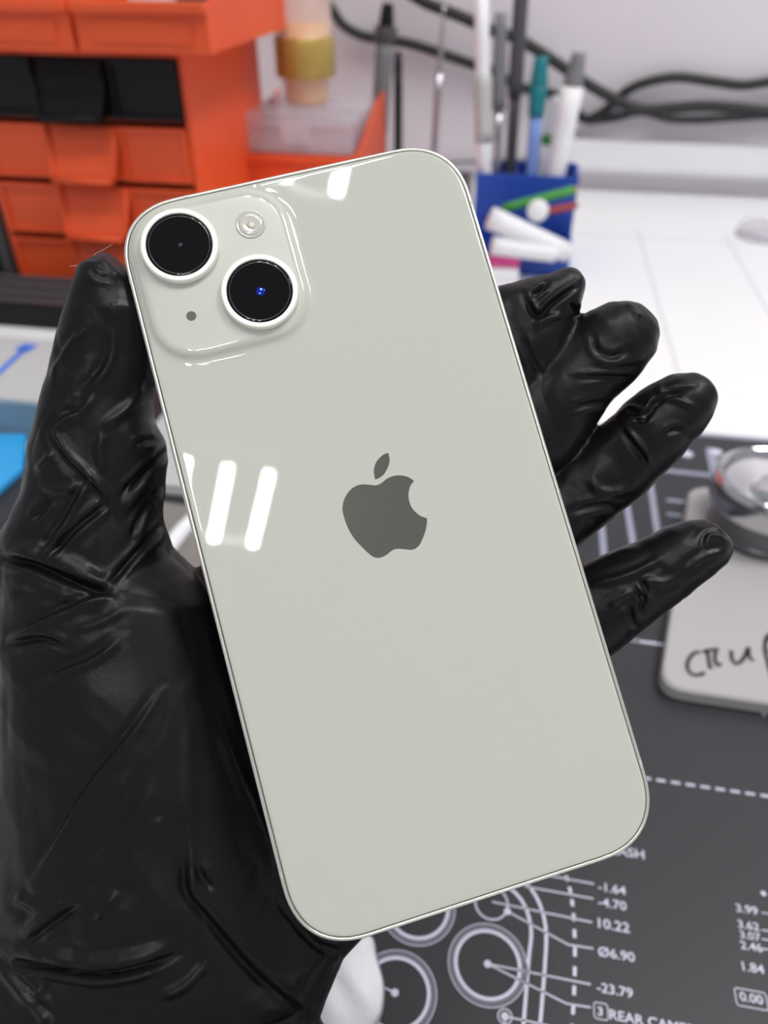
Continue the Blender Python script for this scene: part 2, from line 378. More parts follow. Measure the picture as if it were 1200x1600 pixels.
bpy.data.objects.remove(tmp)
nv = len(hm.vertices); V = np.empty(nv*3); hm.vertices.foreach_get('co', V); V = V.reshape(-1, 3)
NN = np.empty(nv*3); hm.vertices.foreach_get('normal', NN); NN = NN.reshape(-1, 3)

# glove folds, sculpted along crease lines: (kind, amplitude mm, half-width px, pixel polyline)
FOLDS = [
 ('r', 1.0, 9, [(134,509),(109,543),(90,576),(84,598)]),
 ('f', 1.3, 13, [(176,500),(178,532),(170,569),(141,612),(134,630),(110,652),(91,668),(90,680),(109,710),(141,743),(174,779),(210,833)]),
 ('r', .8, 11, [(227,590),(210,627),(181,652),(155,668)]),
 ('f', 1.2, 10, [(141,743),(127,775),(109,808),(65,877)]),
 ('v', 1.2, 9, [(175,782),(150,800),(120,824),(69,877)]),
 ('v', 2.4, 10, [(-5,871),(40,880),(72,891),(127,913),(178,928)]),
 ('r', 1.2, 14, [(-5,850),(40,858),(80,868),(135,893),(180,915)]),
 ('r', 1.0, 14, [(10,905),(70,918),(127,938),(175,945)]),
 ('v', 1.6, 9, [(257,706),(225,739),(190,773)]),
 ('v', 1.5, 9, [(257,752),(225,801),(203,840)]),
 ('r', .9, 12, [(250,735),(222,765),(190,800)]),
 ('v', 1.4, 9, [(257,815),(218,859),(167,915)]),
 ('r', .8, 9, [(62,760),(95,766),(132,758)]),
 ('r', .8, 8, [(55,736),(70,722),(84,706)]),
 ('v', 1.2, 9, [(50,815),(62,800),(78,776)]),
 ('r', .7, 12, [(162,672),(156,706),(163,745)]),
 ('v', .9, 9, [(212,700),(225,690),(249,685)]),
 ('v', 1.0, 10, [(96,640),(120,640),(150,600)]),
 ('f', 1.3, 12, [(186,926),(140,943),(103,957),(5,1003)]),
 ('v', 1.2, 9, [(10,1010),(62,998),(106,1012)]),
 ('f', 1.0, 12, [(190,996),(150,1030),(103,1050),(60,1075)]),
 ('r', .5, 9, [(200,950),(150,975),(110,985)]),
 ('f', 1.0, 11, [(255,1078),(207,1148),(145,1225),(93,1308),(46,1386)]),
 ('r', .5, 14, [(294,1120),(294,1189),(297,1313)]),
 ('f', 1.9, 13, [(297,1300),(300,1360),(304,1394),(336,1432),(403,1510),(485,1580)]),
 ('r', .8, 16, [(335,1115),(350,1148),(382,1231),(413,1303),(435,1375)]),
 ('v', 1.0, 20, [(225,1210),(200,1260),(170,1310),(150,1340)]),
 ('v', 2.0, 9, [(-5,1497),(77,1515),(145,1525),(217,1515),(282,1492)]),
 ('r', 1.3, 14, [(-5,1475),(77,1493),(145,1503),(217,1494),(280,1474)]),
 ('r', 1.0, 12, [(28,1462),(62,1432),(110,1400)]),
 ('v', 1.0, 9, [(35,1480),(75,1450),(125,1415)]),
 ('r', .8, 10, [(150,1440),(165,1415),(185,1395)]),
 ('v', 1.4, 10, [(-5,1495),(40,1545),(80,1592)]),
 ('r', 1.0, 12, [(70,1530),(60,1560),(75,1605)]),
 ('v', 1.0, 12, [(336,1392),(318,1375),(305,1350)]),
 ('r', .9, 12, [(20,1400),(60,1420)]),
 ('r', .6, 8, [(255,1280),(240,1290)]),
 ('v', 1.0, 12, [(430,1400),(470,1450),(500,1480),(550,1492)]),
 ('r', .9, 10, [(245,1560),(290,1540),(330,1500)]),
 ('r', .9, 9, [(150,405),(165,412),(180,430),(186,440)]),
 ('v', .6, 7, [(140,420),(150,430),(170,436)]),
 ('r', .5, 18, [(175,470),(183,500)]),
 # index
 ('f', 1.6, 7, [(820,450),(831,470),(841,486),(850,476),(872,458),(908,436)]),
 ('v', 1.4, 7, [(855,444),(838,456),(830,462)]),
 ('v', 1.6, 7, [(893,472),(902,490),(900,500)]),
 ('r', 1.0, 8, [(835,512),(850,500),(880,492)]),
 ('v', .8, 9, [(815,520),(830,560),(850,590)]),
 # middle
 ('v', .8, 8, [(925,522),(932,545),(945,553),(962,556),(985,544)]),
 ('r', .6, 9, [(925,565),(960,568),(1010,558)]),
 ('f', .9, 8, [(895,584),(940,582),(988,584)]),
 ('r', .7, 7, [(975,470),(990,482),(1004,498)]),
 ('v', .7, 9, [(890,640),(920,632),(950,630)]),
 # ring
 ('f', 1.3, 7, [(965,646),(985,636),(1007,640),(1016,628),(1030,617),(1055,608),(1085,602)]),
 ('v', 1.3, 7, [(988,655),(1004,658),(1012,650)]),
 ('r', .9, 7, [(1030,600),(1036,618),(1060,625),(1088,640)]),
 ('f', 1.1, 8, [(975,665),(995,690),(1012,712),(1016,730)]),
 ('v', .9, 8, [(1040,680),(1055,672),(1072,676)]),
 ('r', .8, 10, [(920,740),(935,765),(965,770),(990,760)]),
 ('v', .8, 10, [(890,800),(940,790),(970,800)]),
 # pinky
 ('f', .7, 6, [(1138,848),(1124,838),(1109,836),(1104,850),(1106,862)]),
 ('f', .45, 9, [(1136,862),(1115,865),(1097,872),(1070,892)]), ('r', .6, 8, [(1064,898),(1041,910),(1020,908),(1000,900)]),
 ('r', .8, 9, [(915,915),(960,905),(1000,890),(1040,868)]),
 ('v', 1.1, 7, [(988,922),(1005,935),(1000,950),(1010,960)]),
 ('v', 1.0, 7, [(1000,905),(1010,925),(1000,935)]),
 ('r', .8, 9, [(950,950),(975,930),(1000,925)]),
 ('v', .8, 8, [(985,945),(985,965),(998,985)]),
]
PX = np.c_[600+FPX*V[:, 0]/-V[:, 2], 800-FPX*V[:, 1]/-V[:, 2]]
view = -V/np.linalg.norm(V, axis=1)[:, None]
facing = np.clip(((NN*view).sum(1)+.05)/.35, 0, 1)
disp = np.zeros(nv)
cand = np.where(facing > 0)[0]; PXc = PX[cand]
for kind, amp, wd, pl_ in FOLDS:
    pl_ = np.array(spline(pl_, 4) if len(pl_) > 2 else pl_, float)
    lo, hi = pl_.min(0)-wd*5, pl_.max(0)+wd*5
    sel = np.where((PXc > lo).all(1) & (PXc < hi).all(1))[0]
    if len(sel) == 0: continue
    P = PXc[sel]; best = np.full(len(sel), 1e9); sg = np.zeros(len(sel)); tt = np.zeros(len(sel))
    seglen = np.linalg.norm(np.diff(pl_, axis=0), axis=1); cum = np.r_[0, np.cumsum(seglen)]
    for i in range(len(pl_)-1):
        a, d = pl_[i], pl_[i+1]-pl_[i]; L2 = (d@d)+1e-9
        t = np.clip(((P-a)@d)/L2, 0, 1); q = P-(a+t[:, None]*d); dist = np.linalg.norm(q, axis=1)
        s_ = np.sign(d[0]*q[:, 1]-d[1]*q[:, 0]); mk = dist < best
        best[mk] = dist[mk]; sg[mk] = s_[mk]; tt[mk] = (cum[i]+t*seglen[i])[mk]/cum[-1]
    endf = np.clip(np.minimum(tt, 1-tt)/.22, 0.12, 1); wd = wd*.72; s = best*sg/wd
    g = np.exp(-s*s)
    if kind == 'r': h = g-.25*np.exp(-(np.abs(s)-1.7)**2)
    elif kind == 'v': h = -np.exp(-(s*1.3)**2)+.45*np.exp(-(np.abs(s)-1.5)**2)
    else: h = np.exp(-(s*1.3)**2)-.8*np.exp(-((s-1.35)*1.1)**2)
    disp[cand[sel]] += .75*amp*endf*h
disp *= facing
# slack-glove waviness everywhere
low = np.array([noise.noise(Vector((p[0]*.055, p[1]*.04, p[2]*.055)))*.7 + noise.noise(Vector((p[0]*.16+p[1]*.10, p[1]*.07-p[0]*.04, p[2]*.12+9)))*.28 for p in V])
ridg = np.array([1-2*abs(noise.noise(Vector(((p[0]+p[1])*.085, (p[1]-p[0])*.032, p[2]*.06+3)))) for p in V])
def facet(p):
    d_, _ = noise.voronoi(Vector((p[0]*.085+low_f(p, 1), p[1]*.055+low_f(p, 5), p[2]*.07))); return min(d_[1]-d_[0], .42)
def low_f(p, k): return .5*noise.noise(Vector((p[0]*.06+k, p[1]*.06, p[2]*.06)))
fac = np.array([facet(p) for p in V])
V = V+NN*(disp+low*.4+.18*(ridg-.5)+.9*(fac-.3)*np.interp(PX[:, 1], [900, 1010, 1320, 1440], [1.0, .5, .5, .95]))[:, None]
# contact: keep the glove outside the phone body
def to_phone(V): return (V-TP)@RP
Q = to_phone(V)
def push(Q):
    xin = np.abs(Q[:, 0]) < HW+.25; yin = np.abs(Q[:, 1]) < HH+.25
    # rounded corners
    cx = np.maximum(np.abs(Q[:, 0])-(HW-RC), 0); cy = np.maximum(np.abs(Q[:, 1])-(HH-RC), 0)
    corner_out = (cx > 0) & (cy > 0) & (np.hypot(cx, cy) > RC*1.02+.25)
    ins = xin & yin & ~corner_out & (Q[:, 2] > -8.3) & (Q[:, 2] < 25)
    dl = Q[:, 0]+HW+.25; dr = HW+.25-Q[:, 0]; dz = Q[:, 2]+8.3
    left = ins & (dl < dz) & (dl < 7); 
    Q[left, 0] = -HW-.25-.02*dl[left]
    rest = ins & ~left; Q[rest, 2] = -8.3-.02*dz[rest]
    return Q
Q = push(Q); V = Q@RP.T+TP
W3 = (C0+(V/1000)@MC.T)
hm.vertices.foreach_set('co', W3.ravel()); hm.update()

def glove_material():
    m = bpy.data.materials.new('black_nitrile'); m.use_nodes = True; nt = m.node_tree; b = nt.nodes['Principled BSDF']
    b.inputs['Base Color'].default_value = (.0052, .0052, .006, 1); b.inputs['Roughness'].default_value = .43; b.inputs['Specular IOR Level'].default_value = .22
    tc = nt.nodes.new('ShaderNodeTexCoord')
    def nz(scale, det, stretch=None):
        n = nt.nodes.new('ShaderNodeTexNoise'); n.inputs['Scale'].default_value = scale; n.inputs['Detail'].default_value = det
        if stretch:
            mp = nt.nodes.new('ShaderNodeMapping'); mp.inputs['Scale'].default_value = stretch; mp.inputs['Rotation'].default_value = (.3, .5, .8)
            nt.links.new(tc.outputs['Object'], mp.inputs['Vector']); nt.links.new(mp.outputs['Vector'], n.inputs['Vector'])
        else: nt.links.new(tc.outputs['Object'], n.inputs['Vector'])
        return n
    b1 = nt.nodes.new('ShaderNodeBump'); b1.inputs['Strength'].default_value = .18; b1.inputs['Distance'].default_value = .0012
    b2 = nt.nodes.new('ShaderNodeBump'); b2.inputs['Strength'].default_value = .25; b2.inputs['Distance'].default_value = .0002
    n1 = nz(70, 3, (1, .35, 1)); n2 = nz(1400, 3)
    nt.links.new(n1.outputs['Fac'], b1.inputs['Height']); nt.links.new(n2.outputs['Fac'], b2.inputs['Height'])
    nt.links.new(b1.outputs['Normal'], b2.inputs['Normal']); nt.links.new(b2.outputs['Normal'], b.inputs['Normal'])
    n3 = nz(45, 4); mr = nt.nodes.new('ShaderNodeMapRange'); mr.inputs['To Min'].default_value = .28; mr.inputs['To Max'].default_value = .5
    nt.links.new(n3.outputs['Fac'], mr.inputs['Value']); nt.links.new(mr.outputs['Result'], b.inputs['Roughness'])
    return m
hand = link('gloved_hand', hm, glove_material(), None, True)
tag(hand, 'left hand in a wrinkled black nitrile glove holding the smartphone from behind', 'hand')
M_lint = mat('pale_lint', sr(190, 170, 150), .7)
for pts in ([(176,382),(168,386),(160,391),(150,396),(143,404)], [(109,416),(117,415),(124,416),(132,412)]):
    q = [C0+MC@(cmm(x, y, 157)/1000) for x, y in spline(pts, 4)]
    bm = B(); tube(bm, q, .00006, 5); build('lint_fibre', bm, M_lint, hand)

# ================================================================== REPAIR MAT WITH PRINT
MZ = .002
rmat = tag(empty('repair_mat', (0, 0, 0)), 'charcoal repair mat with pale printed camera drawings and dimensions', 'mat')
bm = B(); box(bm, -.30, .42, -.02, .475, 0, MZ, .0008); build('mat_sheet', bm, M_mat, rmat)
bm = B(); box(bm, -.30, .42, .4702, .4745, MZ, MZ+.0001); build('mat_border', bm, M_printd, rmat)
PZ = MZ+.00012
def strip(name, pxs, wid, m=M_print, closed=False):
    """flat printed line through pixel points, on the mat"""
    return strip3(name, [onz(x, y, PZ) for x, y in pxs], wid, m, closed)
def strip3(name, P, wid, m=M_print, closed=False, parent=None, flat=True):
    bm = B(); A, Bq = [], []; n = len(P)
    P = [Vector(p) for p in P]
    for i, p in enumerate(P):
        t = (P[(i+1) % n]-P[i-1]) if closed else (P[min(i+1, n-1)]-P[max(i-1, 0)])
        s = Vector((-t.y, t.x, 0)).normalized()*wid/2
        A.append(bm.verts.new(p+s)); Bq.append(bm.verts.new(p-s))
    for i in range(n if closed else n-1): bm.faces.new((A[i], A[(i+1) % n], Bq[(i+1) % n], Bq[i]))
    for f in bm.faces:
        if f.normal.z < 0: f.normal_flip()
    me = bpy.data.meshes.new(name); bm.normal_update(); bm.to_mesh(me); bm.free()
    return link(name, me, m, parent or rmat)
def circ(c, r, n=64): return [(c[0]+r*math.cos(2*math.pi*k/n), c[1]+r*math.sin(2*math.pi*k/n), PZ) for k in range(n)]
def ring3(c, r, wid, m=M_print): return strip3('printed_ring', circ(c, r), wid, m, True)
def dot(px, py, r=.0012):
    c = onz(px, py, PZ+.00005); bm = B(); bm.faces.new([bm.verts.new((c[0]+r*math.cos(a), c[1]+r*math.sin(a), c[2])) for a in [2*math.pi*k/16 for k in range(16)]])
    build('printed_dot', bm, M_print, rmat)
def text(s, px, py, px_w, m=M_print, bold=0.0, right=False):
    """text whose baseline starts at the pixel and that spans px_w pixels along the bench"""
    p = onz(px, py, PZ); q = onz(px+px_w, py+px_w*.14, PZ); wid = math.hypot(q[0]-p[0], q[1]-p[1])
    cu = bpy.data.curves.new('t', 'FONT'); cu.body = s; cu.size = 1; cu.offset = bold; cu.resolution_u = 3
    o = bpy.data.objects.new('t', cu); COL.objects.link(o)
    d = bpy.context.evaluated_depsgraph_get(); me = bpy.data.meshes.new_from_object(o.evaluated_get(d))
    bpy.data.objects.remove(o)
    xs = [v.co.x for v in me.vertices]; k = wid/(max(xs)-min(xs)); x0 = min(xs)
    for v in me.vertices: v.co = Vector(((v.co.x-x0)*k, v.co.y*k*.9, 0))
    ob = link('printed_text', me, m, rmat); ob.location = (p[0], p[1], PZ); return ob
for cpx in ((762, 1506), (619, 1551), (653, 1417)):
    c = onz(*cpx, PZ); ring3(c, .0127, .00035); ring3(c, .0117, .00035, M_printd); ring3(c, .0104, .0012); 
c = onz(768, 1411, PZ); ring3(c, .0056, .0006)
for p in ((762, 1506), (793, 1424), (789, 1588), (617, 1551)): dot(*p)
ring3(onz(789, 1588, PZ), .0021, .0004)
strip('leader_line', [(789, 1588), (845, 1600), (900, 1612)], .0005); strip('leader_line', [(789, 1588), (786, 1640)], .0005)
strip('printed_outline', spline([(770, 1352), (812, 1372), (832, 1392), (846, 1420), (853, 1455), (852, 1500), (844, 1600), (836, 1680)], 8), .0011)
strip('printed_outline', spline([(760, 1372), (790, 1384), (808, 1398), (822, 1420), (830, 1455), (826, 1500), (818, 1600), (810, 1680)], 8), .0011)
dl = spline([(868, 1335), (882, 1362), (891, 1392), (896, 1427), (898, 1470), (898, 1520), (896, 1570), (893, 1620)], 10)
for i in range(0, len(dl)-4, 6): strip('printed_dash', dl[i:i+4], .0011)
for a in ([(846, 1366), (928, 1381)], [(820, 1385), (927, 1404)], [(769, 1409), (925, 1441)], [(793, 1424), (888, 1476), (927, 1482)], [(762, 1506), (923, 1538)], [(762, 1506), (885, 1568), (923, 1574)], [(617, 1551), (560, 1524)]):
    strip('leader_line', a, .0005)
text('-1.64', 935, 1391, 43, bold=.012); text('-4.70', 935, 1415, 44, bold=.012); text('10.22', 935, 1449, 49, bold=.012); text('\u00d86.90', 935, 1493, 57, bold=.012)
text('-23.79', 933, 1549, 56, bold=.012); text('3', 934, 1586, 8, bold=.02); text('REAR CAMERA', 953, 1592, 150, bold=.014); text('FLASH', 944, 1332, 63, bold=.012)
def roundbox(px, py, w_, h_, m=M_print):
    c = onz(px, py, PZ); strip3('printed_frame', [(x, y, PZ) for x, y in rrect(w_/2, h_/2, .0009, 5, 2, c[0], c[1])], .0003, m, True)
roundbox(939, 1580, .0042, .0046)
text('3.99', 1151, 1424, 34, bold=.01); text('3.62', 1154, 1449, 33, bold=.01); text('3.07', 1157, 1465, 32, bold=.01); text('2.46', 1158, 1482, 34, bold=.01); text('1.84', 1161, 1516, 34, bold=.01)
text('0.00', 1157, 1563, 36, bold=.01); roundbox(1174, 1561, .0095, .0051)
for y in (1426, 1453, 1467, 1482): strip('leader_line', [(1190, y), (1230, y+6)], .0004)
dot(1193, 1396, .0009)
for k in range(22):      # dashed cut line
    x = .036+k*.0056; strip3('printed_dash', [(x, .1952, PZ), (x+.0035, .1952, PZ)], .0011)
# upper part of the mat
def bar(pxs, wid, m=M_printd): strip('printed_bar', pxs, wid, m)
bar([(938, 800), (945, 880)], .0035); bar([(975, 760), (991, 860)], .0035); bar([(1008, 700), (1030, 850)], .0035)
bar([(1020, 733), (1125, 744)], .004); bar([(985, 1000), (1100, 1016)], .0016, M_print)
bar([(1110, 700), (1122, 760)], .006)
dot(1073, 709, .004); dot(1119, 706, .004)
for y in (781, 803): bar([(1042, y), (1085, y+5)], .0028)
bar([(880, 985), (1000, 1001)], .0016, M_print)
text('P', 1192, 1118, 12, bold=.02)

# ================================================================== WHITE PLATE, TIN
plz = .010
pl = tag(empty('marked_plate', (0, 0, 0)), 'white rounded plate with black handwriting lying on the repair mat', 'plate')
def rounded_poly(pts, r=.012, n=6):
    out = []; N = len(pts)
    for i in range(N):
        a, b, c = (np.array(pts[i-1]), np.array(pts[i]), np.array(pts[(i+1) % N]))
        u = (a-b)/np.linalg.norm(a-b); v = (c-b)/np.linalg.norm(c-b); p, q = b+u*r, b+v*r
        for k in range(n+1):
            t = k/n; out.append(tuple((1-t)**2*p+2*t*(1-t)*b+t*t*q))
    return out
c1, c2, c3 = onz(1030, 1072, plz)[:2], onz(1078, 757, plz)[:2], onz(1260, 1107, plz)[:2]
ux = (c3-c1)/np.linalg.norm(c3-c1); vy = c2-c1
poly = rounded_poly([c1, c1+ux*.105, c1+ux*.105+vy, c2])
cen = np.mean(poly, axis=0)
bm = B(); rr_ = []
for sc, z in ((.985, MZ), (1.0, MZ+.0012), (1.0, plz-.0012), (.985, plz)):
    rr_.append([bm.verts.new((cen[0]+(p[0]-cen[0])*sc, cen[1]+(p[1]-cen[1])*sc, z)) for p in poly])
for a, b in zip(rr_, rr_[1:]):
    for k in range(len(a)): bm.faces.new((a[k], a[(k+1) % len(a)], b[(k+1) % len(a)], b[k]))
bm.faces.new(rr_[0][::-1]); bm.faces.new(rr_[-1])
build('plate_body', bm, M_plate, pl)
k7 = lambda pts: [(880+x/2.6667, 660+y/2.6667) for x, y in pts]
for st in ([(570,955),(545,962),(522,990),(517,1022),(535,1048),(565,1052),(590,1042)], [(580,958),(610,948),(650,945)], [(602,952),(606,990),(614,1028)], [(635,948),(632,985),(640,1010),(660,1005)],
           [(700,950),(703,985),(722,1005),(750,985),(772,940)], [(772,935),(775,975),(795,993)], [(850,895),(840,940),(853,1000),(870,1060)], [(840,910),(865,880),(890,900),(885,940),(855,955)]):
    strip3('handwriting', [onz(x, y, plz+.0002) for x, y in spline(k7(st), 5)], .0019, M_ink, parent=pl)

tin = tag(empty('metal_tin', (.145, .3595, plz)), 'round polished steel tin with a dished lid standing on the marked plate', 'tin')
M_tin = mat('dark_steel', sr(110, 110, 114), .2, 1, noise_amt=.15, noise_scale=30)
bm = B(); lathe(bm, [(.0265, 0), (.0280, .0012), (.0280, .0045), (.0268, .0055), (.0268, .007), (.0282, .008), (.029, .017), (.0295, .0185)], seg=64, cap1=False); o = build('tin_body', bm, M_tin, tin, True); auto_smooth(o, 40)
bm = B(); lathe(bm, [(.0295, .0185), (.0312, .0192), (.0316, .0205), (.0316, .031), (.0308, .0336), (.029, .0348), (.0272, .0340), (.0255, .030), (.012, .0268), (.0105, .029), (.008, .030), (.0005, .030)], seg=64); o = build('lid', bm, M_chrome, tin, True); auto_smooth(o, 50)

# ================================================================== TISSUE at the bottom
tq = [onz(x, y, .002) for x, y in ((575, 1462), (590, 1500), (601, 1550), (588, 1605), (520, 1660), (430, 1640), (455, 1560), (500, 1490))]
cx_ = np.mean([p[:2] for p in tq], axis=0)
bm = B(); nr, ns = 12, 64
outl = closed_spline([p[:2] for p in tq], set(), 8); ns = len(outl)
gr = []
for i in range(nr+1):
    t = i/nr
    row = []
    for p in outl:
        x, y = cx_+(p-cx_)*(t*.999+.001)
        z = MZ+.0006+.011*(1-t**2.2)**.7+.0016*noise.noise(Vector((x*90, y*90, 1)))*(1 if t < 1 else 0)+.0012*math.sin((x*.8+y)*420)*(1-t)
        row.append(bm.verts.new((x, y, max(z, MZ+.0002))))
    gr.append(row)
for a, b in zip(gr, gr[1:]):
    for k in range(ns): bm.faces.new((a[k], a[(k+1) % ns], b[(k+1) % ns], b[k]))
bm.faces.new(gr[-1])
o = build('tissue', bm, M_tissue, None, True); tag(o, 'crumpled white ribbed tissue lying on the mat below the phone', 'tissue')

# ================================================================== ORANGE DRAWER CABINET
CXL, CXR, CYF, CYB = -.467, -.274, .650, .84
cab = tag(empty('drawer_cabinet', ((CXL+CXR)/2, CYF, 0)), 'orange plastic drawer cabinet with one black drawer on the bench', 'drawer cabinet')
hw_ = (CXR-CXL)/2; dep = CYB-CYF
bm = B(); box(bm, -hw_, -hw_+.004, 0, dep, 0, .197, .001); box(bm, hw_-.004, hw_, 0, dep, 0, .197, .001); box(bm, -hw_+.004, hw_-.004, 0, dep, .1925, .197, .001); box(bm, -hw_+.004, hw_-.004, dep-.004, dep, 0, .1925)
for z in (0, .0475, .0955, .1435): box(bm, -hw_+.004, hw_-.004, .012, dep-.004, z, z+.003)
build('cabinet_shell', bm, M_orange, cab)
def drawer(z0, z1, m, label=None):
    x0, x1 = -hw_+.005, hw_-.005
    bm = B(); box(bm, x0, x1, 0, .003, z0, z1, .0012)                                   # front plate
    box(bm, x0+.002, x1-.002, .003, dep-.02, z0+.001, z0+.003); box(bm, x0+.002, x0+.004, .003, dep-.02, z0+.003, z1-.006); box(bm, x1-.004, x1-.002, .003, dep-.02, z0+.003, z1-.006)
    d = build('drawer', bm, m, cab)
    if label: d['label'] = label
    for a, b in ((x0, -.033), (.033, x1)):                                               # raised rims around the side panels
        bm = B(); w_ = .0035
        box(bm, a, b, -.003, 0, z1-w_, z1, .001); box(bm, a, b, -.003, 0, z0, z0+w_, .001); box(bm, a, a+w_, -.003, 0, z0+w_, z1-w_, .001); box(bm, b-w_, b, -.003, 0, z0+w_, z1-w_, .001)
        build('panel_rim', bm, m, d)
    # scoop pull: tapers down and comes forward at the bottom
    bm = B(); h = z1-z0
    sec = [(0.031, z1-.002, -.002), (.029, z0+h*.5, -.007), (.027, z0+.008, -.014), (.026, z0+.001, -.016)]
    A = [bm.verts.new((-x, y, z)) for x, z, y in sec]; Bq = [bm.verts.new((x, y, z)) for x, z, y in sec]
    A2 = [bm.verts.new((-x, 0, z)) for x, z, y in sec]; B2 = [bm.verts.new((x, 0, z)) for x, z, y in sec]
    for i in range(3):
        bm.faces.new((A[i], Bq[i], Bq[i+1], A[i+1])); bm.faces.new((A2[i], A[i], A[i+1], A2[i+1])); bm.faces.new((Bq[i], B2[i], B2[i+1], Bq[i+1]))
    bm.faces.new((A[3], Bq[3], B2[3], A2[3])); bm.faces.new((A[0], A2[0], B2[0], Bq[0]))
    hd = build('handle', bm, m, d)
    bm = B()
    for s in (-1, 1): tube(bm, [(s*x, y-.001, z) for x, z, y in sec], .0021, 8)
    tube(bm, [(-.026, -.0175, z0+.002), (.026, -.0175, z0+.002)], .0028, 8); build('handle_rib', bm, m, hd, True)
drawer(.004, .0465, M_orange); drawer(.052, .0945, M_orange); drawer(.100, .1425, M_orange); drawer(.148, .1915, M_blackp, 'black drawer')

def bin_(x0, x1, y0, y1, z0, hf, hb, label):
    t = tag(empty('parts_bin', ((x0+x1)/2, y0, z0)), label, 'parts bin', 'orange open-front parts bins')
    w_ = (x1-x0)/2; d = y1-y0
    bm = B(); box(bm, -w_, w_, 0, d, 0, .003); box(bm, -w_+.003, w_-.003, d-.003, d, .003, hb); build('bin_body', bm, M_orange, t)
    for s in (-1, 1):
        bm = B(); xs = s*w_-(.003 if s > 0 else 0)
        prism(bm, [(xs, 0, .003), (xs, d, .003), (xs, d, hb), (xs, d*.45, hb), (xs, .004, hf), (xs, 0, hf)], (0, 0, 0), (.003, 0, 0)); build('bin_side', bm, M_orange, t)
    bm = B(); box(bm, -w_+.003, w_-.003, 0, .003, .003, hf); build('bin_front', bm, M_orange, t)
    bm = B(); box(bm, -w_, w_, -.005, .006, hf-.001, hf+.006, .0018); build('front_rim', bm, M_orange, t)
    bm = B(); box(bm, -w_+.012, w_-.012, -.0012, 0, .006, hf-.006); build('label_slot', bm, M_orange, t)
    return t
a = ony(122, 60, .62); b = ony(328, 68, .62)
bin_(a[0], b[0], .62, .82, .199, .026, .10, 'orange open-front parts bin at the right end, on top of the cabinet')
bin_(a[0]-.004-(b[0]-a[0]), a[0]-.004, .62, .82, .199, .026, .10, 'orange open-front parts bin cut by the left frame edge')
for i, (dx, dy, m, lb) in enumerate(((.02, .05, M_white, 'small white component box inside the right orange bin'), (.062, .045, M_dkgrey, 'small dark grey component box inside the right orange bin'))):
    bm = B(); box(bm, a[0]+dx, a[0]+dx+.034, .62+dy, .62+dy+.04, .2022, .236, .003); box(bm, a[0]+dx+.006, a[0]+dx+.028, .62+dy+.006, .62+dy+.034, .236, .2385, .001); tag(build('component_box', bm, m), lb, 'box')

# low orange bin with the clear case and the bottle
LB = ony(372, 240, .78); RB = ony(560, 240, .78); zt = ony(470, 243, .78)[2]
t = tag(empty('storage_tray', ((LB[0]+RB[0])/2, .78, 0)), 'low orange tray under the clear plastic case', 'tray')
w_ = (RB[0]-LB[0])/2
bm = B(); box(bm, -w_, w_, 0, .15, 0, .003); box(bm, -w_, w_, 0, .003, .003, zt, .0008); box(bm, -w_, w_, .147, .15, .003, zt, .0008); build('tray_body', bm, M_orange, t)
for s in (-1, 1):
    bm = B(); xs = s*w_-(.003 if s > 0 else 0); prism(bm, [(xs, .003, .003), (xs, .147, .003), (xs, .147, zt+.035), (xs, .10, zt+.03), (xs, .003, zt)], (0, 0, 0), (.003, 0, 0)); build('tray_side', bm, M_orange, t)
bm = B(); box(bm, -w_, w_, -.004, .003, zt-.006, zt, .001); build('tray_rim', bm, M_orange, t)
bm = B(); box(bm, -w_+.003, w_-.003, .003, .147, zt-.006, zt-.002); build('tray_lid', bm, M_orange, t)
ch = ony(470, 180, .785)[2]-zt
c = tag(empty('clear_case', ((LB[0]+RB[0])/2-.002, .787, zt)), 'clear plastic case standing on the low orange tray', 'case')
w2 = w_-.006
bm = B()
box(bm, -w2, w2, 0, .002, .002, ch*.62, .0006); box(bm, -w2, w2, .118, .12, .002, ch*.62); box(bm, -w2, -w2+.002, .002, .118, .002, ch*.62); box(bm, w2-.002, w2, .002, .118, .002, ch*.62); box(bm, -w2, w2, 0, .12, 0, .002)
build('case_body', bm, M_clear, c)
bm = B(); box(bm, -w2-.001, w2+.001, -.001, .121, ch*.62+.0005, ch, .003); build('case_lid', bm, M_clear, c)
bm = B(); box(bm, -.014, .014, -.004, -.0012, ch*.3, ch*.8, .001); build('latch', bm, M_clear, c)
# bottle
bc = ony(480, 155, .845); 
bo = tag(empty('bottle', (bc[0], .845, zt+ch)), 'glass bottle of amber liquid with a gold band, on the clear case', 'bottle')
def zat(y, px=480): return ony(px, y, .845)[2]-(zt+ch)
rb_ = .0285
z1, z2, z3 = zat(118), zat(56), zat(-40)
bm = B(); lathe(bm, [(.020, .0), (.022, .001), (.0235, .006), (.0245, z1-.004), (rb_, z1), (rb_, z2), (.0275, z2+.006), (.0275, z3), (.012, z3+.02), (.011, z3+.04)], seg=48); build('bottle_glass', bm, M_bottle, bo, True)
bm = B(); lathe(bm, [(rb_+.0003, z1), (rb_+.001, z1+.001), (rb_+.001, z2-.001), (rb_+.0003, z2)], seg=48, cap0=False, cap1=False); build('label_band', bm, M_gold, bo, True)
bm = B(); lathe(bm, [(.0175, .0015), (.0195, .004), (.0205, z1-.003), (.024, z1+.002), (.024, z2+.01), (.0005, z2+.0101)], seg=40); build('liquid', bm, M_amber, bo, True)
bm = B(); lathe(bm, [(.0135, z3+.03), (.0135, z3+.055), (.012, z3+.057)], seg=32); build('cap', bm, M_gold, bo, True)

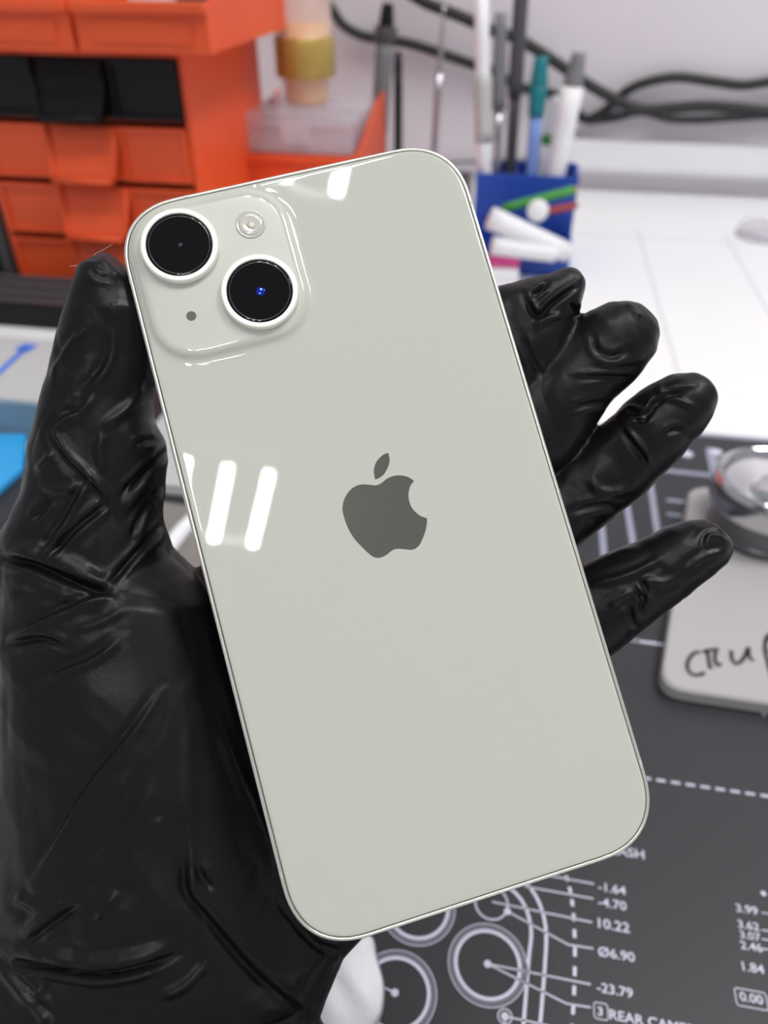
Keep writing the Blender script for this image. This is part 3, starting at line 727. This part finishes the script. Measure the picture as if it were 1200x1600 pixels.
# ================================================================== CABLES on the wall
def cable(pts, r, Y, label, m=M_rubber):
    q = [ony(x, y, Y) for x, y in spline(pts, 8)]
    bm = B(); tube(bm, q, r, 10); tag(build('cable', bm, m, None, True), label, 'cable', 'cables on the back wall')
cable([(440,-60),(480,-30),(515,9),(535,38),(564,55),(593,61),(634,67),(675,79),(733,99),(768,111),(815,137),(870,150),(914,188)], .0058, 1.085, 'black cable sagging behind the bottle and the tools')
cable([(600,-40),(657,0),(692,15),(727,29),(768,47),(809,61),(862,93),(908,125),(955,152),(1002,172),(1054,169),(1112,166),(1200,175),(1300,190)], .0066, 1.072, 'thick black cable slanting down from the top to the right edge')
cable([(914,190),(943,175),(978,143),(1013,128),(1060,121),(1118,128),(1159,133),(1200,128),(1300,110)], .0058, 1.088, 'black cable arching highest at the right side of the wall')
cable([(914,190),(961,184),(1002,175),(1042,185),(1089,187),(1142,184),(1200,181),(1300,178)], .0045, 1.094, 'thin black cable running lowest along the right of the wall')
cable([(560,262),(640,258),(710,254),(745,253),(830,250)], .0025, 1.095, 'thin grey cable low on the wall behind the blue holder', M_greyp)

# ================================================================== BLUE TOOL HOLDER
HY = .800
l = ony(742, 300, HY); r_ = ony(902, 300, HY); ztop = ony(820, 274, HY)[2]
hb = tag(empty('tool_holder', ((l[0]+r_[0])/2, HY, 0)), 'blue plastic tool holder full of upright tools', 'tool holder')
w_ = (r_[0]-l[0])/2
bm = B(); box(bm, -w_, w_, 0, .003, 0, ztop, .0008); box(bm, -w_, w_, .057, .06, 0, ztop, .0008); box(bm, -w_, -w_+.003, .003, .057, 0, ztop); box(bm, w_-.003, w_, .003, .057, 0, ztop); box(bm, -w_+.003, w_-.003, .003, .057, 0, .003); build('holder_box', bm, M_blue, hb)
zl = ony(820, 345, HY-.03)[2]
bm = B(); box(bm, -w_, w_, -.040, 0, 0, .002); box(bm, -w_, w_, -.040, -.0375, .002, zl*.62, .0006); box(bm, -w_, -w_+.0025, -.0375, 0, .002, zl*.62); box(bm, w_-.0025, w_, -.0375, 0, .002, zl*.62); build('front_tray', bm, M_blue, hb)
for x in (-.012, .018):
    bm = B(); box(bm, x, x+.002, .003, .057, .003, ztop-.003); build('divider', bm, M_blue, hb)

def tool(name, label, parts, lean_top, foot, Y0, Y1, cat):
    """upright tool from a foot pixel in the holder to a top pixel; parts = (part name, t0, t1, radius0, radius1, material)"""
    f = ony(*foot, Y0); t_ = ony(*lean_top, Y1); base = np.array([f[0]+(f[0]-t_[0])*(f[2]-.006)/(t_[2]-f[2]), Y0+(Y0-Y1)*(f[2]-.006)/(t_[2]-f[2]), .006])
    root = tag(empty(name, tuple(base)), label, cat, 'upright bench tools')
    d = t_-base
    for pn, a0, a1, r0, r1, m in parts:
        bm = B(); n = 6
        tube(bm, [d*(a0+(a1-a0)*k/n) for k in range(n+1)], [r0+(r1-r0)*k/n for k in range(n+1)], 12); build(pn, bm, m, root, True)
    return root, d
tool('brush', 'teal-topped brush with a pale blue shaft in the blue holder', [('shaft', 0, .72, .005, .006, M_bluesh), ('ferrule', .72, .86, .0075, .0085, M_teal), ('bristles', .86, 1, .0085, .006, M_teal)], (846, 88), (830, 270), .82, .83, 'brush')
tool('spudger', 'flat white plastic spudger leaning at the right of the blue holder', [('shaft', 0, .85, .0085, .0105, M_white), ('tip', .85, 1, .0095, .006, M_greyp)], (905, 82), (868, 270), .815, .82, 'pry tool')
tool('marker_pen', 'white marker pen with green trim in the blue holder', [('barrel', 0, .7, .0075, .0075, M_white), ('trim', .7, .76, .0078, .0078, M_green), ('cap', .76, 1, .007, .005, M_white)], (872, 150), (848, 272), .835, .84, 'pen')
tool('screwdriver', 'dark grey screwdriver rising to the top edge from the blue holder', [('shaft', 0, .6, .0055, .0055, M_dkgrey), ('handle', .6, 1, .007, .007, M_dkgrey)], (816, -30), (797, 270), .84, .85, 'screwdriver')
tool('tweezers', 'pale steel tweezers beside the dark screwdriver in the holder', [('arm', 0, 1, .0082, .0065, M_white), ('grip', .45, .7, .0088, .0082, M_boxtop)], (752, -20), (757, 270), .82, .83, 'tweezers')
tool('probe', 'grey metal probe between tweezers and dark screwdriver', [('shaft', 0, .62, .004, .004, M_steel), ('handle', .62, 1, .0065, .0055, M_greyp)], (783, 20), (777, 268), .83, .84, 'probe')
tool('scalpel', 'thin dark scalpel leaning behind the white spudger', [('handle', 0, .8, .0035, .0035, M_dkgrey), ('blade', .8, 1, .003, .001, M_steel)], (893, 120), (868, 268), .845, .852, 'scalpel')

# small stand hidden behind the phone, with three tools
sp = ony(640, 300, .93)
st_ = tag(empty('tool_stand', (sp[0], .93, 0)), 'small grey tool stand behind the top edge of the phone', 'tool stand')
bm = B(); box(bm, -.065, .07, -.02, -.017, 0, .045, .001); box(bm, -.065, .07, .037, .04, 0, .045, .001); box(bm, -.065, -.062, -.017, .037, 0, .045); box(bm, .067, .07, -.017, .037, 0, .045); box(bm, -.062, .067, -.017, .037, 0, .003); build('stand_body', bm, M_greyp, st_)
bm = B(); box(bm, -.062, .067, -.017, -.0155, .003, .02); build('stand_lip', bm, M_dkgrey, st_)
root, d = tool('soldering_pencil', 'grey soldering pencil with a ribbed lower sleeve and dark tip', [('barrel', .4, .84, .0098, .0098, M_greyp), ('collar', .84, .9, .0125, .0125, M_dkgrey), ('tip', .9, 1, .0085, .006, M_blackp)], (606, 5), (590, 232), .94, .945, 'soldering pencil')
bm = B()
for k in range(22):
    p = np.array(d)*(.0+.4*k/22); tube(bm, [p, p+d*.010], [.0115, .0092], 12)
build('ribbed_sleeve', bm, M_steel, root, True)
tool('hex_key', 'slim black rod standing right of the ribbed soldering pencil', [('shaft', 0, .9, .0048, .0048, M_blackp), ('tip', .9, 1, .0048, .003, M_blackp)], (622, 80), (622, 228), .95, .955, 'rod')
tool('steel_pick', 'thin steel pick between the soldering pencil and the blue holder', [('shaft', 0, .7, .0042, .004, M_steel), ('needle', .7, 1, .003, .001, M_steel)], (694, 5), (679, 232), .94, .945, 'pick')

# small things lying in front of the blue holder
def stick(name, a, b, r0, r1, m, label, cat, extra=None):
    p, q = ony(*a[:2], a[2]), ony(*b[:2], b[2]); root = tag(empty(name, tuple(p)), label, cat, 'things lying in the blue tray')
    d = q-p; bm = B(); tube(bm, [d*k/6 for k in range(7)], [r0+(r1-r0)*k/6 for k in range(7)], 12); build('shaft', bm, m, root, True)
    bm = B(); tube(bm, [d*1.0, d*1.06], [r1*.9, r1*.4], 12); build('tip', bm, extra or m, root, True)
stick('green_pencil', (785, 326, .765), (896, 297, .775), .0042, .0042, M_green, 'green pencil slanting across the front of the blue holder', 'pencil', M_gold)
stick('red_pencil', (850, 331, .768), (900, 321, .775), .0035, .0035, M_red, 'short dark red pencil below the green pencil', 'pencil', M_dkgrey)
stick('white_tube', (765, 340, .742), (888, 395, .752), .0105, .009, M_white, 'white tube slanting down to the right in the blue tray', 'tube')
stick('white_syringe', (768, 383, .738), (868, 398, .742), .009, .007, M_white, 'white syringe lying lowest in the blue tray', 'syringe')
p = ony(840, 330, .757); t = tag(empty('tape_roll', tuple(p)), 'small white round cap under the green pencil', 'cap')
bm = B(); lathe(bm, [(.0, 0), (.0085, 0), (.0098, .002), (.0098, .007), (.0085, .009), (.0, .009)][1:5], seg=32); o = build('cap_shell', bm, M_white, t, True); o.rotation_euler = (math.radians(70), 0, 0)
bm = B(); lathe(bm, [(.006, .009), (.0055, .0098), (.004, .0098)], seg=24); o2 = build('cap_top', bm, M_paper, t, True); o2.rotation_euler = (math.radians(70), 0, 0)
p = onz(795, 440, 0); t = tag(empty('eraser', (p[0]-.006, p[1]+.005, 0), .1), 'white eraser with a pink end behind the index finger', 'eraser')
bm = B(); box(bm, -.024, .014, -.012, .012, 0, .013, .003); build('eraser_body', bm, M_white, t)
bm = B(); box(bm, -.0245, .0145, -.002, .0125, .0131, .021, .002); build('pink_sleeve', bm, M_pink, t)
p = ony(1185, 350, .93); t = tag(empty('plastic_dish', (p[0]+.01, .93, 0)), 'small clear plastic dish lying on the bench at the right edge', 'dish')
bm = B(); lathe(bm, [(.03, 0), (.03, .010), (.028, .012), (.0, .012)][:3], seg=40); build('dish_shell', bm, M_clear, t, True)
bm = B(); lathe(bm, [(.031, .0), (.0315, .002), (.031, .004)], seg=40, cap0=False, cap1=False); build('dish_rim', bm, M_clear, t, True)

# ================================================================== LEFT SIDE OF THE BENCH
# dark case behind and left of the cabinet
t = tag(empty('power_supply', (-.60, .648, 0)), 'dark grey bench unit beside the left end of the orange cabinet', 'bench unit')
bm = B(); box(bm, -.12, .128, 0, .2, .004, .12, .004); build('unit_case', bm, M_dkgrey, t)
bm = B(); box(bm, -.11, .118, -.003, 0, .012, .11, .002); build('front_panel', bm, M_blackp, t)
for x in (-.1, .1):
    bm = B(); box(bm, x-.012, x+.012, .01, .19, 0, .004); build('foot', bm, M_blackp, t)
# dark tray between the cabinet and the grey box
z_ = .018
fa = onz(60, 448, 0); na = onz(60, 512, z_)
t = tag(empty('tool_tray', (-.40, .60, 0)), 'dark grey ribbed tray in front of the orange cabinet', 'tray')
bm = B(); box(bm, -.12, .14, -.035, .042, 0, z_-.004, .003); build('tray_base', bm, M_dkgrey, t)
for k in range(4):
    bm = B(); y = -.030+k*.018; box(bm, -.116, .136, y, y+.006, z_-.004, z_, .0015); build('rib', bm, M_dkgrey, t)
bm = B(); box(bm, -.12, .14, -.042, -.036, 0, z_+.002, .001); build('front_edge', bm, M_blackp, t)
# grey box with slate-blue front
Yf = onz(30, 687)[1]; zb = ony(30, 627, Yf)[2]; Yb = onz(30, 527, zb)[1]
t = tag(empty('grey_box', (-.34, Yf, 0)), 'pale grey box with a slate blue front and blue marks on its top', 'box')
bm = B(); box(bm, -.16, .07, .002, Yb-Yf, 0, zb, .0015); build('box_top', bm, M_boxtop, t)
bm = B(); box(bm, -.16, .07, -.001, .002, 0, zb-.001); build('box_front', bm, M_slate, t)
for pts, wd in (([(30, 541), (52, 545)], .012), ([(38, 546), (20, 562), (-4, 584), (-30, 600)], .005)):
    P = [np.array(onz(x, y, zb+.0003))-np.array([-.34, Yf, 0]) for x, y in pts]
    strip3('ink_mark', P, wd, M_bluemark, parent=t)
# sky-blue silicone pad
c = [onz(*p)[:2] for p in ((46, 692), (40, 745), (-20, 800), (-140, 800), (-110, 692))]
bm = B(); prism(bm, [(p[0], p[1], MZ+.0002) for p in c], (0, 0, 0), (0, 0, .0055)); bmesh.ops.bevel(bm, geom=bm.edges[:], offset=.001, segments=1, affect='EDGES')
tag(build('silicone_pad', bm, M_sky), 'sky blue silicone pad at the left edge beside the thumb', 'pad')
# pale case and white cable seen between thumb and phone
c = onz(270, 776, MZ)
t = tag(empty('pale_case', (c[0], c[1], MZ)), 'pale grey plastic case seen through the gap between thumb and phone', 'case')
bm = B(); box(bm, -.040, .045, .0, .085, 0, .0045, .002); build('case_base', bm, M_boxtop, t)
bm = B(); box(bm, -.039, .044, .001, .084, .005, .0075, .001); build('case_cover', bm, M_boxtop, t)
q = [onz(x, y, .0055) for x, y in spline([(215, 905), (245, 880), (270, 848), (292, 822), (320, 800), (360, 790)], 6)]
bm = B(); tube(bm, q, .0046, 12); tag(build('white_cable', bm, M_white, None, True), 'white cable curving across the gap between thumb and phone', 'cable')
q = [onz(x, y, .005) for x, y in spline([(-60, 1380), (-10, 1330), (4, 1300), (6, 1265), (0, 1230), (-30, 1200), (-90, 1190)], 6)]
bm = B(); tube(bm, q, .0026, 12); tag(build('white_cable', bm, M_white, None, True), 'white cable loop peeking out at the left frame edge below the hand', 'cable')

M_taupe = mat('taupe_card', sr(128, 124, 120), .7, noise_amt=.05)
c = [onz(*p)[:2] for p in ((205, 784), (345, 802), (350, 905), (195, 890))]
bm = B(); prism(bm, [(p[0], p[1], MZ+.0002) for p in c], (0, 0, 0), (0, 0, .0006)); tag(build('taupe_card', bm, M_taupe), 'small taupe card on the mat below the gap between thumb and phone', 'card')
